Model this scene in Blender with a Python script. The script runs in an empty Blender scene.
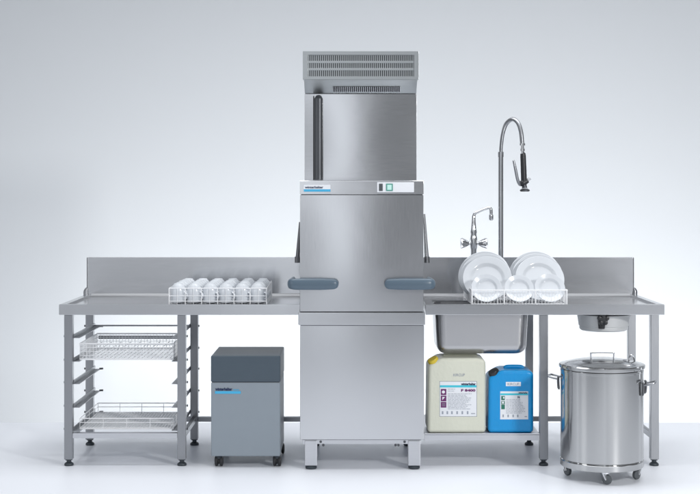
import bpy, bmesh, math, random
from mathutils import Vector, Matrix
random.seed(7)
S = bpy.context.scene
COL = S.collection
R = math.radians
V = Vector
PI = math.pi

# ------------------------------------------------------------------ camera
D = 7.4; F = 1369.0; HZ = 1.484; PX0 = 350.0; PY0 = 192.0
cam = bpy.data.objects.new('camera', bpy.data.cameras.new('camera'))
COL.objects.link(cam)
cam.location = (0, -D, HZ)
cam.rotation_euler = (R(90), 0, 0)
cam.data.sensor_fit = 'HORIZONTAL'
cam.data.sensor_width = 36
cam.data.lens = 36 * F / 700
cam.data.shift_y = -(247 - PY0) / 700
cam.data.clip_start = 0.1
cam.data.clip_end = 200
S.camera = cam

# ------------------------------------------------------------------ world: a dim grey studio
w = bpy.data.worlds.new('World'); S.world = w; w.use_nodes = True
bg = w.node_tree.nodes['Background']
bg.inputs[0].default_value = (0.86, 0.90, 0.98, 1)
bg.inputs[1].default_value = 1.0
# the studio round the set: grey walls with tall soft strip banks, by compass direction
_nt = w.node_tree; _N = _nt.nodes; _L = _nt.links
_tc = _N.new('ShaderNodeTexCoord'); _sp = _N.new('ShaderNodeSeparateXYZ'); _L.new(_tc.outputs['Generated'], _sp.inputs[0])
_ny = _N.new('ShaderNodeMath'); _ny.operation = 'MULTIPLY'; _ny.inputs[1].default_value = -1; _L.new(_sp.outputs[1], _ny.inputs[0])
_at = _N.new('ShaderNodeMath'); _at.operation = 'ARCTAN2'; _L.new(_sp.outputs[0], _at.inputs[0]); _L.new(_ny.outputs[0], _at.inputs[1])
_fr = _N.new('ShaderNodeMath'); _fr.operation = 'MULTIPLY_ADD'; _fr.inputs[1].default_value = 1/(2*PI); _fr.inputs[2].default_value = 0.5; _L.new(_at.outputs[0], _fr.inputs[0])
_cr = _N.new('ShaderNodeValToRGB'); _L.new(_fr.outputs[0], _cr.inputs[0])
BANK = [(-180, .36), (-90, .28), (-84, .22), (-81, 3.2), (-78, .22), (-60, .16), (-35, .20), (-20, .52), (-12, .76), (-7.5, .60), (-5, .95), (-3.4, 1.1), (-2, 2.0), (-0.6, .85),
        (2.5, .22), (9, .22), (11.3, .45), (12.4, 1.1), (13.5, .45), (18, .30), (30, .26), (45, .34), (70, .14), (114, .18), (119, 2.6), (124, .2), (180, .36)]
BS = 1.0
_e = _cr.color_ramp.elements
while len(_e) > 1: _e.remove(_e[-1])
for _i, (_a, _v) in enumerate(BANK):
    _q = _e[0] if _i == 0 else _e.new((_a+180)/360)
    _q.position = (_a+180)/360; _q.color = (0.90*_v/2, 0.935*_v/2, 0.985*_v/2, 1)
_L.new(_cr.outputs[0], bg.inputs[0]); bg.inputs[1].default_value = 2.0*BS

def area(name, loc, target, sx, sy, power, color=(1, 1, 1)):
    l = bpy.data.lights.new(name, 'AREA'); l.shape = 'RECTANGLE'
    l.size = sx; l.size_y = sy; l.energy = power; l.color = color
    o = bpy.data.objects.new(name, l); COL.objects.link(o)
    o.location = loc
    o.rotation_euler = (V(target) - V(loc)).to_track_quat('-Z', 'Y').to_euler()
    return o
area('key_softbox', (3.9, -5.2, 3.0), (0.5, 0.2, 0.9), 0.55, 0.55, 190, (1.0, 0.995, 0.98))
area('fill_softbox', (-4.2, -3.4, 2.0), (-0.3, 0, 0.9), 1.6, 2.6, 30, (0.98, 0.99, 1.0))
area('top_softbox', (0.3, 0.1, 4.6), (0.3, 0.0, 0), 6.0, 2.4, 165, (0.98, 0.99, 1.0)).data.spread = R(160)
area('backdrop_light', (0.9, 3.0, -1.1), (0.9, 5.1, 0.3), 7.0, 0.4, 108, (0.99, 1.0, 1.0))

S.view_settings.view_transform = 'Standard'
S.view_settings.look = 'None'
S.view_settings.exposure = 0.0
S.view_settings.gamma = 1.0
S.render.engine = 'CYCLES'
S.cycles.max_bounces = 8

# ------------------------------------------------------------------ photo measure -> metres
def sc(Y): return F / (D + Y)
def X(px, Y=0.0): return (px - PX0) / sc(Y)
def Z(py, Y=0.0): return HZ - (py - PY0) / sc(Y)

# ------------------------------------------------------------------ materials
def new_mat(name, base, rough=0.5, metal=0.0, **kw):
    m = bpy.data.materials.new(name); m.use_nodes = True
    b = m.node_tree.nodes['Principled BSDF']
    b.inputs['Base Color'].default_value = (*base, 1)
    b.inputs['Roughness'].default_value = rough
    b.inputs['Metallic'].default_value = metal
    for k, v in kw.items(): b.inputs[k].default_value = v
    return m

ARO = 0.25
def brushed(name, base=(0.60, 0.61, 0.63), rough=0.30, stretch=(1, 1, 40), bump=0.02, wav=0.0, var=0.05, wide=0.12):
    """stainless sheet: fine grain drawn out along one axis, faint cloudiness and waviness"""
    m = new_mat(name, base, rough, 1.0)
    nt = m.node_tree; N = nt.nodes; L = nt.links; b = N['Principled BSDF']
    geo = N.new('ShaderNodeNewGeometry')
    mp = N.new('ShaderNodeMapping'); mp.inputs['Scale'].default_value = stretch
    L.new(geo.outputs['Position'], mp.inputs['Vector'])
    n1 = N.new('ShaderNodeTexNoise'); n1.inputs['Scale'].default_value = 13; n1.inputs['Detail'].default_value = 5
    L.new(mp.outputs[0], n1.inputs['Vector'])
    n2 = N.new('ShaderNodeTexNoise'); n2.inputs['Scale'].default_value = 2.3; n2.inputs['Detail'].default_value = 3
    L.new(geo.outputs['Position'], n2.inputs['Vector'])
    mr = N.new('ShaderNodeMapRange'); mr.inputs['From Min'].default_value = 0.3; mr.inputs['From Max'].default_value = 0.7
    mr.inputs['To Min'].default_value = rough - var; mr.inputs['To Max'].default_value = rough + var
    mx = N.new('ShaderNodeMath'); mx.operation = 'MULTIPLY_ADD'; mx.inputs[1].default_value = 0.5
    L.new(n1.outputs['Fac'], mx.inputs[0])
    h = N.new('ShaderNodeMath'); h.operation = 'MULTIPLY'; h.inputs[1].default_value = 0.5
    L.new(n2.outputs['Fac'], h.inputs[0]); L.new(h.outputs[0], mx.inputs[2])
    L.new(mx.outputs[0], mr.inputs['Value']); L.new(mr.outputs[0], b.inputs['Roughness'])
    # grain in the colour, a few percent
    cr = N.new('ShaderNodeMapRange'); cr.inputs['From Min'].default_value = 0.3; cr.inputs['From Max'].default_value = 0.7
    cr.inputs['To Min'].default_value = 0.965; cr.inputs['To Max'].default_value = 1.025
    L.new(n1.outputs['Fac'], cr.inputs['Value'])
    vm = N.new('ShaderNodeVectorMath'); vm.operation = 'SCALE'; vm.inputs[0].default_value = base
    L.new(cr.outputs[0], vm.inputs['Scale']); L.new(vm.outputs[0], b.inputs['Base Color'])
    tg = N.new('ShaderNodeTangent'); tg.direction_type = 'RADIAL'; tg.axis = 'Z'
    L.new(tg.outputs[0], b.inputs['Tangent']); b.inputs['Anisotropic'].default_value = 0.7; b.inputs['Anisotropic Rotation'].default_value = ARO
    bp = N.new('ShaderNodeBump'); bp.inputs['Strength'].default_value = bump; bp.inputs['Distance'].default_value = 0.002
    L.new(n1.outputs['Fac'], bp.inputs['Height'])
    bp2 = N.new('ShaderNodeBump'); bp2.inputs['Strength'].default_value = wav; bp2.inputs['Distance'].default_value = 0.02
    L.new(n2.outputs['Fac'], bp2.inputs['Height']); L.new(bp2.outputs[0], bp.inputs['Normal'])
    L.new(bp.outputs[0], b.inputs['Normal'])
    # brushed metal scatters part of its light widely
    gl = N.new('ShaderNodeBsdfAnisotropic'); gl.inputs['Roughness'].default_value = 0.72
    L.new(vm.outputs[0], gl.inputs['Color']); L.new(bp.outputs[0], gl.inputs['Normal'])
    ms = N.new('ShaderNodeMixShader'); ms.inputs[0].default_value = wide
    L.new(b.outputs[0], ms.inputs[1]); L.new(gl.outputs[0], ms.inputs[2])
    L.new(ms.outputs[0], N['Material Output'].inputs['Surface'])
    return m

M = {}
M['steel_h'] = brushed('brushed_steel_horizontal', stretch=(1, 6, 45), rough=0.165, wav=0.04, bump=0.01, var=0.025)
M['steel_v'] = brushed('brushed_steel_vertical', stretch=(45, 45, 1), rough=0.165, wav=0.04, bump=0.01, var=0.025)
M['steel_leg'] = brushed('satin_steel_tube', base=(0.34, 0.35, 0.37), stretch=(45, 45, 1), rough=0.34)
M['steel_bin'] = brushed('polished_steel_drum', base=(0.46, 0.465, 0.47), stretch=(4, 4, 60), rough=0.11, bump=0.0, var=0.01, wide=0.06)
M['steel_sink'] = brushed('deep_drawn_steel', base=(0.50, 0.50, 0.51), stretch=(1, 6, 45), rough=0.25, bump=0.0, var=0.012)
M['grille_steel'] = brushed('grille_steel', base=(0.50, 0.525, 0.535), stretch=(1, 6, 45), rough=0.33, var=0.01)
M['arm_steel'] = brushed('arm_steel', base=(0.17, 0.175, 0.185), stretch=(9, 9, 9), rough=0.36, var=0.01)
M['chute_steel'] = new_mat('matt_pale_steel', (0.62, 0.63, 0.635), 0.55, 0.35)
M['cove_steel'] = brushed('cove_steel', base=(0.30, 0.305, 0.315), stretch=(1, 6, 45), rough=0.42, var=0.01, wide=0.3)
M['grey_wheel'] = new_mat('grey_wheel', (0.10, 0.11, 0.12), 0.45)
M['chrome'] = new_mat('chrome', (0.72, 0.73, 0.75), 0.10, 1.0)
M['satin_light'] = brushed('light_satin_steel', base=(0.64, 0.65, 0.68), stretch=(1, 6, 45), rough=0.36)
M['dark_steel'] = new_mat('dark_steel', (0.10, 0.105, 0.115), 0.4, 0.8)
M['black'] = new_mat('black_plastic', (0.018, 0.019, 0.022), 0.38)
M['rubber'] = new_mat('dark_rubber', (0.035, 0.045, 0.055), 0.5)
M['void'] = new_mat('dark_interior', (0.03, 0.032, 0.036), 0.7)
M['handle'] = new_mat('slate_blue_plastic', (0.088, 0.130, 0.172), 0.36)
M['lid_grey'] = new_mat('slate_grey_lacquer', (0.085, 0.115, 0.145), 0.42)
M['cab'] = new_mat('blue_grey_lacquer', (0.25, 0.29, 0.33), 0.42)
M['wire'] = new_mat('white_coated_wire', (0.86, 0.87, 0.89), 0.35)
M['china'] = new_mat('white_china', (0.64, 0.67, 0.71), 0.16)
M['white'] = new_mat('white_print', (0.80, 0.82, 0.86), 0.4)
M['blue_print'] = new_mat('blue_print', (0.06, 0.42, 0.70), 0.4)
M['cyan_print'] = new_mat('cyan_print', (0.05, 0.55, 0.68), 0.4)
M['navy_print'] = new_mat('navy_print', (0.01, 0.025, 0.08), 0.4)
M['purple'] = new_mat('purple_print', (0.14, 0.012, 0.13), 0.4)
M['green_print'] = new_mat('green_print', (0.02, 0.17, 0.12), 0.4)
M['grey_print'] = new_mat('grey_print', (0.33, 0.36, 0.42), 0.5)
M['mint'] = new_mat('mint_key', (0.55, 0.85, 0.78), 0.3)
M['teal'] = new_mat('teal_key', (0.10, 0.33, 0.28), 0.3)
M['display'] = new_mat('grey_display', (0.08, 0.09, 0.10), 0.25)
M['yellow'] = new_mat('yellow_cap', (0.66, 0.50, 0.04), 0.4)
M['can_blue'] = new_mat('blue_polyethylene', (0.0, 0.30, 0.68), 0.33)
M['can_white'] = new_mat('natural_polyethylene', (0.68, 0.69, 0.59), 0.38)
for k in ('can_blue', 'can_white'):
    b = M[k].node_tree.nodes['Principled BSDF']
    b.inputs['Subsurface Weight'].default_value = 0.25
    b.inputs['Subsurface Radius'].default_value = (0.02, 0.02, 0.02)
    nt = M[k].node_tree
    n = nt.nodes.new('ShaderNodeTexNoise'); n.inputs['Scale'].default_value = 14; n.inputs['Detail'].default_value = 3
    bp = nt.nodes.new('ShaderNodeBump'); bp.inputs['Strength'].default_value = 0.25; bp.inputs['Distance'].default_value = 0.01
    nt.links.new(n.outputs['Fac'], bp.inputs['Height']); nt.links.new(bp.outputs[0], b.inputs['Normal'])

def speckle(m, c1, c2, scale, rough=None):
    nt = m.node_tree; b = nt.nodes['Principled BSDF']
    n = nt.nodes.new('ShaderNodeTexNoise'); n.inputs['Scale'].default_value = scale; n.inputs['Detail'].default_value = 4
    mx = nt.nodes.new('ShaderNodeMix'); mx.data_type = 'RGBA'
    mx.inputs[6].default_value = (*c1, 1); mx.inputs[7].default_value = (*c2, 1)
    nt.links.new(n.outputs['Fac'], mx.inputs[0]); nt.links.new(mx.outputs[2], b.inputs['Base Color'])
M['floor'] = new_mat('studio_floor_paint', (0.78, 0.81, 0.88), 0.42)
speckle(M['floor'], (0.80, 0.83, 0.89), (0.84, 0.86, 0.91), 1.7)
M['backdrop'] = new_mat('backdrop_paper', (0.80, 0.82, 0.84), 0.9)
speckle(M['backdrop'], (0.745, 0.772, 0.805), (0.765, 0.79, 0.82), 0.8)
speckle(M['cab'], (0.24, 0.28, 0.32), (0.26, 0.30, 0.34), 6)
speckle(M['lid_grey'], (0.056, 0.080, 0.105), (0.066, 0.092, 0.118), 6)

# ------------------------------------------------------------------ mesh building
LOC = {}
class B:
    def __init__(s): s.bm = bmesh.new()
    def _merge(s, t):
        me = bpy.data.meshes.new('tmp'); t.to_mesh(me); t.free()
        s.bm.from_mesh(me); bpy.data.meshes.remove(me)
    def box(s, x0, x1, y0, y1, z0, z1, bev=0.0, seg=2, rot=None, piv=None):
        t = bmesh.new(); bmesh.ops.create_cube(t, size=1)
        c = V(((x0+x1)/2, (y0+y1)/2, (z0+z1)/2))
        for v in t.verts:
            v.co = V((v.co.x*(x1-x0), v.co.y*(y1-y0), v.co.z*(z1-z0))) + c
        if bev: bmesh.ops.bevel(t, geom=t.edges[:], offset=bev, segments=seg, profile=0.5, affect='EDGES')
        if rot is not None:
            p = V(piv) if piv is not None else c
            for v in t.verts: v.co = rot @ (v.co - p) + p
        s._merge(t); return s
    def panel_box(s, x0, x1, y0, y1, z0, z1, sag, bev=0.004, n=14):
        """sheet-metal box whose front sheet bulges by a few millimetres"""
        s.box(x0, x1, y0+0.004, y1, z0, z1, bev=bev)
        g = []
        for j in range(n+1):
            v = -1+2*j/n; row = []
            for i in range(n+1):
                u = -1+2*i/n
                row.append((x0+0.002+(x1-x0-0.004)*(i/n), y0+0.0032-sag*(1-u*u)*(1-0.5*v*v)-0.0012, z0+0.002+(z1-z0-0.004)*(j/n)))
            g.append(row)
        t = bmesh.new(); vs = [[t.verts.new(p) for p in row] for row in g]
        for a, b in zip(vs, vs[1:]):
            for k in range(n): t.faces.new((a[k], a[k+1], b[k+1], b[k]))
        e = [x for x in t.edges if x.is_boundary]
        r = bmesh.ops.extrude_edge_only(t, edges=e)
        for x in r['geom']:
            if isinstance(x, bmesh.types.BMVert): x.co.y = y0+0.006
        s._merge(t); return s
    def prism(s, pts, y0, y1, bev=0.0, seg=3, axis='Y'):
        """polygon given in XZ extruded along Y (or in YZ along X)"""
        t = bmesh.new()
        mk = (lambda a, b, c: (a, c, b)) if axis == 'Y' else ((lambda a, b, c: (c, a, b)) if axis == 'X' else (lambda a, b, c: (a, b, c)))
        f0 = [t.verts.new(mk(a, b, y0)) for a, b in pts]; f1 = [t.verts.new(mk(a, b, y1)) for a, b in pts]
        t.faces.new(f0); t.faces.new(f1)
        n = len(pts)
        for i in range(n): t.faces.new((f0[i], f0[(i+1) % n], f1[(i+1) % n], f1[i]))
        bmesh.ops.recalc_face_normals(t, faces=t.faces[:])
        if bev: bmesh.ops.bevel(t, geom=t.edges[:], offset=bev, segments=seg, profile=0.5, affect='EDGES')
        s._merge(t); return s
    def lathe(s, prof, c=(0, 0, 0), seg=48, rot=None, sx=1, sy=1):
        t = bmesh.new(); rings = []
        for r, z in prof:
            if r < 1e-6: rings.append([t.verts.new((0, 0, z))])
            else: rings.append([t.verts.new((r*math.cos(2*PI*k/seg)*sx, r*math.sin(2*PI*k/seg)*sy, z)) for k in range(seg)])
        for a, b in zip(rings, rings[1:]):
            for k in range(seg):
                k2 = (k+1) % seg
                if len(a) == 1 and len(b) == 1: continue
                if len(a) == 1: t.faces.new((a[0], b[k2], b[k]))
                elif len(b) == 1: t.faces.new((a[k], a[k2], b[0]))
                else: t.faces.new((a[k], a[k2], b[k2], b[k]))
        bmesh.ops.recalc_face_normals(t, faces=t.faces[:])
        for v in t.verts:
            v.co = (rot @ v.co if rot is not None else v.co) + V(c)
        s._merge(t); return s
    def tube(s, pts, r, seg=12, smooth=0, closed=False, flat=1.0, up=(0, 0, 1)):
        """swept tube; r may be a list; flat squashes it along the frame's second axis"""
        P = [V(p) for p in pts]; n0 = len(P)
        RR = list(r) if isinstance(r, (list, tuple)) else [r]*n0
        if smooth:
            Q = []; q = []
            for i in range(n0-1 if not closed else n0):
                p0 = P[(i-1) % n0] if (closed or i > 0) else P[0]*2-P[1]
                p1, p2 = P[i], P[(i+1) % n0]
                p3 = P[(i+2) % n0] if (closed or i+2 < n0) else P[-1]*2-P[-2]
                for k in range(smooth):
                    u = k/smooth
                    Q.append(0.5*((2*p1)+(p2-p0)*u+(2*p0-5*p1+4*p2-p3)*u*u+(3*p1-p0-3*p2+p3)*u**3))
                    q.append(RR[i]*(1-u)+RR[(i+1) % n0]*u)
            if not closed: Q.append(P[-1]); q.append(RR[-1])
            P, RR = Q, q
        n = len(P); t = bmesh.new(); rings = []
        ref = None
        for i in range(n):
            if closed: d = P[(i+1) % n]-P[(i-1) % n]
            else: d = P[min(i+1, n-1)]-P[max(i-1, 0)]
            d.normalize()
            if ref is None:
                a = V(up)
                if abs(a.dot(d)) > 0.95: a = V((0, 1, 0)) if abs(d.y) < 0.9 else V((1, 0, 0))
                ref = (a - d*a.dot(d)).normalized()
            else:
                ref = (ref - d*ref.dot(d)).normalized()
            b = d.cross(ref)
            rings.append([t.verts.new(P[i]+(ref*math.cos(2*PI*k/seg)+b*math.sin(2*PI*k/seg)*flat)*RR[i]) for k in range(seg)])
        for i in range(n if closed else n-1):
            a, c = rings[i], rings[(i+1) % n]
            for k in range(seg): t.faces.new((a[k], a[(k+1) % seg], c[(k+1) % seg], c[k]))
        if not closed:
            t.faces.new(rings[0]); t.faces.new(rings[-1])
        bmesh.ops.recalc_face_normals(t, faces=t.faces[:])
        s._merge(t); return s
    def quads(s, grid):
        """grid of points [row][col]"""
        t = bmesh.new(); vs = [[t.verts.new(p) for p in row] for row in grid]
        for a, b in zip(vs, vs[1:]):
            for k in range(len(a)-1): t.faces.new((a[k], a[k+1], b[k+1], b[k]))
        s._merge(t); return s
    def build(s, name, mat, parent=None, smooth=35, label=None, solid=0):
        bm = s.bm
        if solid: pass
        lo = V([min(v.co[i] for v in bm.verts) for i in range(3)]); hi = V([max(v.co[i] for v in bm.verts) for i in range(3)])
        c = (lo+hi)/2; c.z = lo.z if parent is None else c.z
        for v in bm.verts: v.co -= c
        me = bpy.data.meshes.new(name); bm.to_mesh(me); bm.free()
        me.materials.append(M[mat] if isinstance(mat, str) else mat)
        for p in me.polygons: p.use_smooth = True
        me.set_sharp_from_angle(angle=R(smooth))
        o = bpy.data.objects.new(name, me); COL.objects.link(o)
        if parent is not None:
            o.parent = parent; o.location = c - LOC[parent]
        else: o.location = c
        LOC[o] = c
        if label: o['label'] = label
        wn = o.modifiers.new('weighted_normals', 'WEIGHTED_NORMAL'); wn.keep_sharp = True; wn.weight = 80
        return o

def thing(name, label, cat, loc=(0, 0, 0), group=None):
    o = bpy.data.objects.new(name, None); COL.objects.link(o)
    o.location = loc; o.empty_display_size = 0.05; LOC[o] = V(loc)
    o['label'] = label; o['category'] = cat
    if group: o['group'] = group
    return o

def print_text(body, cx, y, cz, height, mat, parent, name='lettering', width=None, bold=0.0, shear=0.0, align='CENTER'):
    cu = bpy.data.curves.new('t', 'FONT'); cu.body = body; cu.size = 1.0; cu.offset = bold; cu.shear = shear
    cu.resolution_u = 3; cu.extrude = 0.0
    t = bpy.data.objects.new('t', cu); COL.objects.link(t)
    bpy.context.view_layer.update()
    me = bpy.data.meshes.new_from_object(t.evaluated_get(bpy.context.evaluated_depsgraph_get()))
    bpy.data.objects.remove(t); bpy.data.curves.remove(cu)
    xs = [v.co.x for v in me.vertices]; ys = [v.co.y for v in me.vertices]
    x0, x1, y0, y1 = min(xs), max(xs), min(ys), max(ys)
    ky = height/(y1-y0); kx = ky if width is None else width/(x1-x0)
    for v in me.vertices:
        u = v.co.x - {'CENTER': (x0+x1)/2, 'LEFT': x0, 'RIGHT': x1}[align]
        v.co = V((u*kx, 0, (v.co.y-(y0+y1)/2)*ky))
    me.materials.clear(); me.materials.append(M[mat])
    o = bpy.data.objects.new(name, me); COL.objects.link(o)
    c = V((cx, y, cz)); o.parent = parent; o.location = c - LOC[parent]; LOC[o] = c
    return o

# ------------------------------------------------------------------ the setting
fl = B().box(-9, 10, -12, 1.42, -0.06, 0, bev=0.01).build('floor', 'floor'); fl['kind'] = 'structure'
g = []
prof = [(5.2, 5.5)] + [(5.2, 3.0), (5.2, 1.0), (5.2, 0.0)] + [(5.2-1.4*(1-math.cos(a)), -1.4*math.sin(a)-0.0) for a in [R(15*k) for k in range(1, 7)]] + [(1.6, -1.4)]
for y, z in prof: g.append([(x, y, z) for x in (-9, -4, 0, 4, 10)])
bd = B().quads(g).build('backdrop', 'backdrop'); bd['kind'] = 'structure'

# ------------------------------------------------------------------ dishwasher
MX0, MX1 = -0.267, 0.396
FY = -0.09
dw = thing('dishwasher', 'tall stainless steel hood dishwasher with grille unit on top, between the two tables', 'dishwasher', (0.065, 0.28, 0))
bodyz0 = Z(440, FY)
ztop_body = Z(325.5, FY); zseam = Z(312, FY)
B().panel_box(MX0, MX1, FY, 0.66, bodyz0, ztop_body, 0.006).build('body', 'steel_v', dw)
B().box(MX0-0.009, MX1+0.005, FY-0.006, 0.62, ztop_body+0.002, zseam-0.002, bev=0.004).build('collar', 'steel_h', dw)
B().box(MX0+0.012, MX1-0.014, FY+0.012, 0.6, Z(444.5, FY), bodyz0-0.0015, bev=0.002).build('base_rail', 'satin_light', dw)
for sx in (310.9, 414.4):
    for yy in (FY+0.005, 0.58):
        x = X(sx, FY)
        lg = B().box(x-0.033, x+0.033, yy, yy+0.06, 0.0205, Z(440.2, FY)-0.004, bev=0.004).build('leg', 'satin_light', dw)
        B().lathe([(0, 0), (0.026, 0), (0.030, 0.003), (0.031, 0.014), (0.028, 0.018), (0.024, 0.020), (0, 0.020)], (x, yy+0.03, 0), 24).build('foot', 'rubber', lg)
    for k in (0.052, 0.066) if sx < 350 else (-0.052, -0.10, -0.085):
        B().lathe([(0, -0.012), (0.007, -0.012), (0.007, 0.0), (0, 0.0)], (x+k, FY+0.010, Z(444.5, FY)+(-0.006 if k != 0.052 and k != -0.052 else 0.012)), 12, rot=Matrix.Rotation(R(90), 3, 'X')).build('bolt', 'dark_steel', dw)
# hood
HY = FY - 0.004
hz1 = Z(180.3, HY)
hz_s = Z(194.5, HY)
hx0, hx1 = X(299.9, HY), X(423.6, HY)
hood = B().panel_box(hx0, hx1, HY, 0.60, zseam+0.001, hz_s-0.0015, 0.008, bev=0.005).build('hood', 'steel_v', dw)
B().prism([(HY+0.001, hz_s+0.0015), (0.60, hz_s+0.0015), (0.60, hz1), (HY+0.012, hz1), (HY+0.006, hz1-0.004)], hx0, hx1, axis='X', bev=0.0006, seg=1).build('hood_header', 'steel_h', dw)
B().box(hx0+0.006, hx1-0.006, HY+0.006, 0.59, hz_s-0.003, hz_s+0.003).build('seam_strip', 'void', dw)
B().box(hx0+0.004, hx1-0.004, HY+0.008, 0.59, zseam-0.004, zseam+0.003).build('hood_seal', 'void', dw)
# badge
bx0, bx1 = X(303.8, HY), X(330.5, HY); bz0, bz1 = Z(191.6, HY), Z(184.8, HY); by = HY-0.002
bd_ = B().box(bx0, bx1, by-0.001, by+0.003, bz0, bz1).build('badge', 'white', dw)
B().box(bx0, bx1, by-0.0022, by-0.0012, bz0, bz0+0.0125).build('stripe', 'blue_print', bd_)
print_text('winterhalter', bx0+0.006, by-0.0026, bz1-0.013, 0.0125, 'navy_print', bd_, width=0.098, bold=0.03, align='LEFT')
# control panel
cp = B().box(X(377.2, HY), X(414, HY), HY-0.002, HY+0.004, Z(192.2, HY), Z(182.2, HY), bev=0.001, seg=1).build('control_panel', 'white', dw)
B().box(X(379, HY), X(382.7, HY), HY-0.0045, HY-0.0022, Z(191, HY), Z(183.6, HY), bev=0.001, seg=1).build('display', 'display', cp)
bt = B().box(X(386, HY), X(392.8, HY), HY-0.0050, HY-0.0022, Z(191, HY), Z(183.6, HY), bev=0.002).build('start_button', 'teal', cp)
B().box(X(387.2, HY), X(391.6, HY), HY-0.0064, HY-0.0052, Z(189.8, HY), Z(184.8, HY), bev=0.0005, seg=1).build('button_face', 'mint', bt)
# handles: flattened bars wrapping round the hood corners
for s, cx, tip, cor in ((-1, hx0, 337, 287), (1, hx1, 386, 436)):
    yf = HY-0.045; zc = Z(284.2, yf)
    xt, xc = X(tip, yf), X(cor, yf)
    pts = [(xt, yf+0.012, zc), (xt+s*0.015, yf+0.004, zc), (xt+s*0.09, yf, zc), (xc-s*0.055, yf, zc), (xc-s*0.022, yf+0.012, zc), (xc-s*0.016, yf+0.05, zc), (xc-s*0.018, yf+0.14, zc), (xc-s*0.022, yf+0.30, zc)]
    rr = [0.016, 0.027, 0.031, 0.030, 0.027, 0.025, 0.024, 0.022]
    h = B().tube(pts, rr, 20, smooth=8, flat=0.62).build('hood_handle', 'handle', dw)
    for xm in (xt+s*0.045, cx-s*0.03): B().tube([(xm, yf+0.01, zc), (xm, HY+0.002, zc)], 0.016, 14).build('mount', 'handle', h)
# lift arms beside the hood
for s, p0, p1 in ((-1, (300.0, 222), (297.4, 262)), (1, (424.2, 214), (427.0, 262))):
    Y = 0.28
    a, b_ = V((X(p0[0], Y), Y, Z(p0[1], Y))), V((X(p1[0], Y), Y, Z(p1[1], Y)))
    B().tube([a, b_], [0.006, 0.013], 10).tube([b_+V((0, 0, 0.03)), b_-V((0, 0, 0.004))], 0.015, 12).build('lift_arm', 'arm_steel', dw)
# heat recovery unit above
UY = 0.12
ux0, ux1 = X(304.5, UY), X(416.6, UY)
unit = B().panel_box(ux0, ux1, UY, 0.62, hz1-0.02, Z(93.8, UY), 0.008, bev=0.0012).build('upper_cabinet', 'steel_h', dw)
gx0, gx1 = X(302.8, 0), X(418.8, 0)
gz1, gz0 = Z(51, 0), Z(79.5, 0)
zs = Z(93.5, UY)
# sloped vent soffit
B().prism([(0.004, gz0-0.0005), (0.60, gz0-0.0005), (0.60, zs+0.001), (UY-0.002, zs+0.001)], ux0+0.0015, ux1-0.0015, axis='X', bev=0.0015, seg=1).build('vent_soffit', 'grille_steel', dw)
sl = V((0, UY-0.006, zs-gz0)).normalized(); nrm = V((0, sl.z, -sl.y)); 
if nrm.y > 0: nrm = -nrm
def on_slope(px, f, off):
    p = V((0, 0.004, gz0)).lerp(V((0, UY-0.002, zs)), f) + nrm*off
    return V((X(px, p.y), p.y, p.z))
v_ = B(); v_.quads([[on_slope(333, 0.48, 0.0015), on_slope(400, 0.48, 0.0015)], [on_slope(333, 0.86, 0.0015), on_slope(400, 0.86, 0.0015)]])
sv = v_.build('vent_slots', 'void', dw)
v_ = B()
for k in range(34):
    px = 333 + 67*k/33
    v_.tube([on_slope(px, 0.46, 0.003), on_slope(px, 0.88, 0.003)], 0.0022, 6)
v_.build('vent_bars', 'steel_h', sv)
# grille housing: a frame round the opening, slats inside
gh = B()
ox0, ox1, oz0, oz1 = X(307.8), X(414.0), Z(76.2), Z(54.8)
gh.box(gx0, gx1, 0, 0.03, oz1, gz1, bev=0.002).box(gx0, gx1, 0, 0.03, gz0, oz0, bev=0.002)
gh.box(gx0, ox0, 0.0003, 0.0297, oz0-0.002, oz1+0.002, bev=0.001).box(ox1, gx1, 0.0003, 0.0297, oz0-0.002, oz1+0.002, bev=0.001)
gh.box(gx0+0.001, gx1-0.001, 0.0305, 0.62, gz0+0.001, gz1-0.001, bev=0.002)
gho = gh.build('grille_housing', 'grille_steel', dw)
B().box(ox0-0.003, ox1+0.003, 0.026, 0.0302, oz0-0.003, oz1+0.003).build('grille_backing', 'void', gho)
gr = B()
n = 54
for k in range(n):
    x = ox0 + (ox1-ox0)*(k+0.5)/n
    gr.box(x-0.0031, x+0.0031, 0.008, 0.016, oz0, oz1)
for pz in (61.7, 69.0):
    gr.box(ox0, ox1, 0.005, 0.0185, Z(pz)-0.0055, Z(pz)+0.0055, bev=0.001, seg=1)
gr.build('grille', 'grille_steel', gho)
# dark service hose in front of the upper cabinet
hx = X(318.6, UY-0.02)
B().tube([(hx, UY-0.02, Z(180, UY)-0.0), (hx, UY-0.02, Z(140, UY)), (hx, UY-0.02, Z(99, UY)), (hx, UY-0.012, Z(97, UY))], [0.024, 0.024, 0.024, 0.017], 24).build('dark_riser_pipe', 'dark_steel', dw)
B().box(hx-0.030, hx-0.0245, UY-0.012, UY-0.0005, Z(180, UY), Z(96, UY)).build('pipe_guide', 'void', dw)

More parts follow.
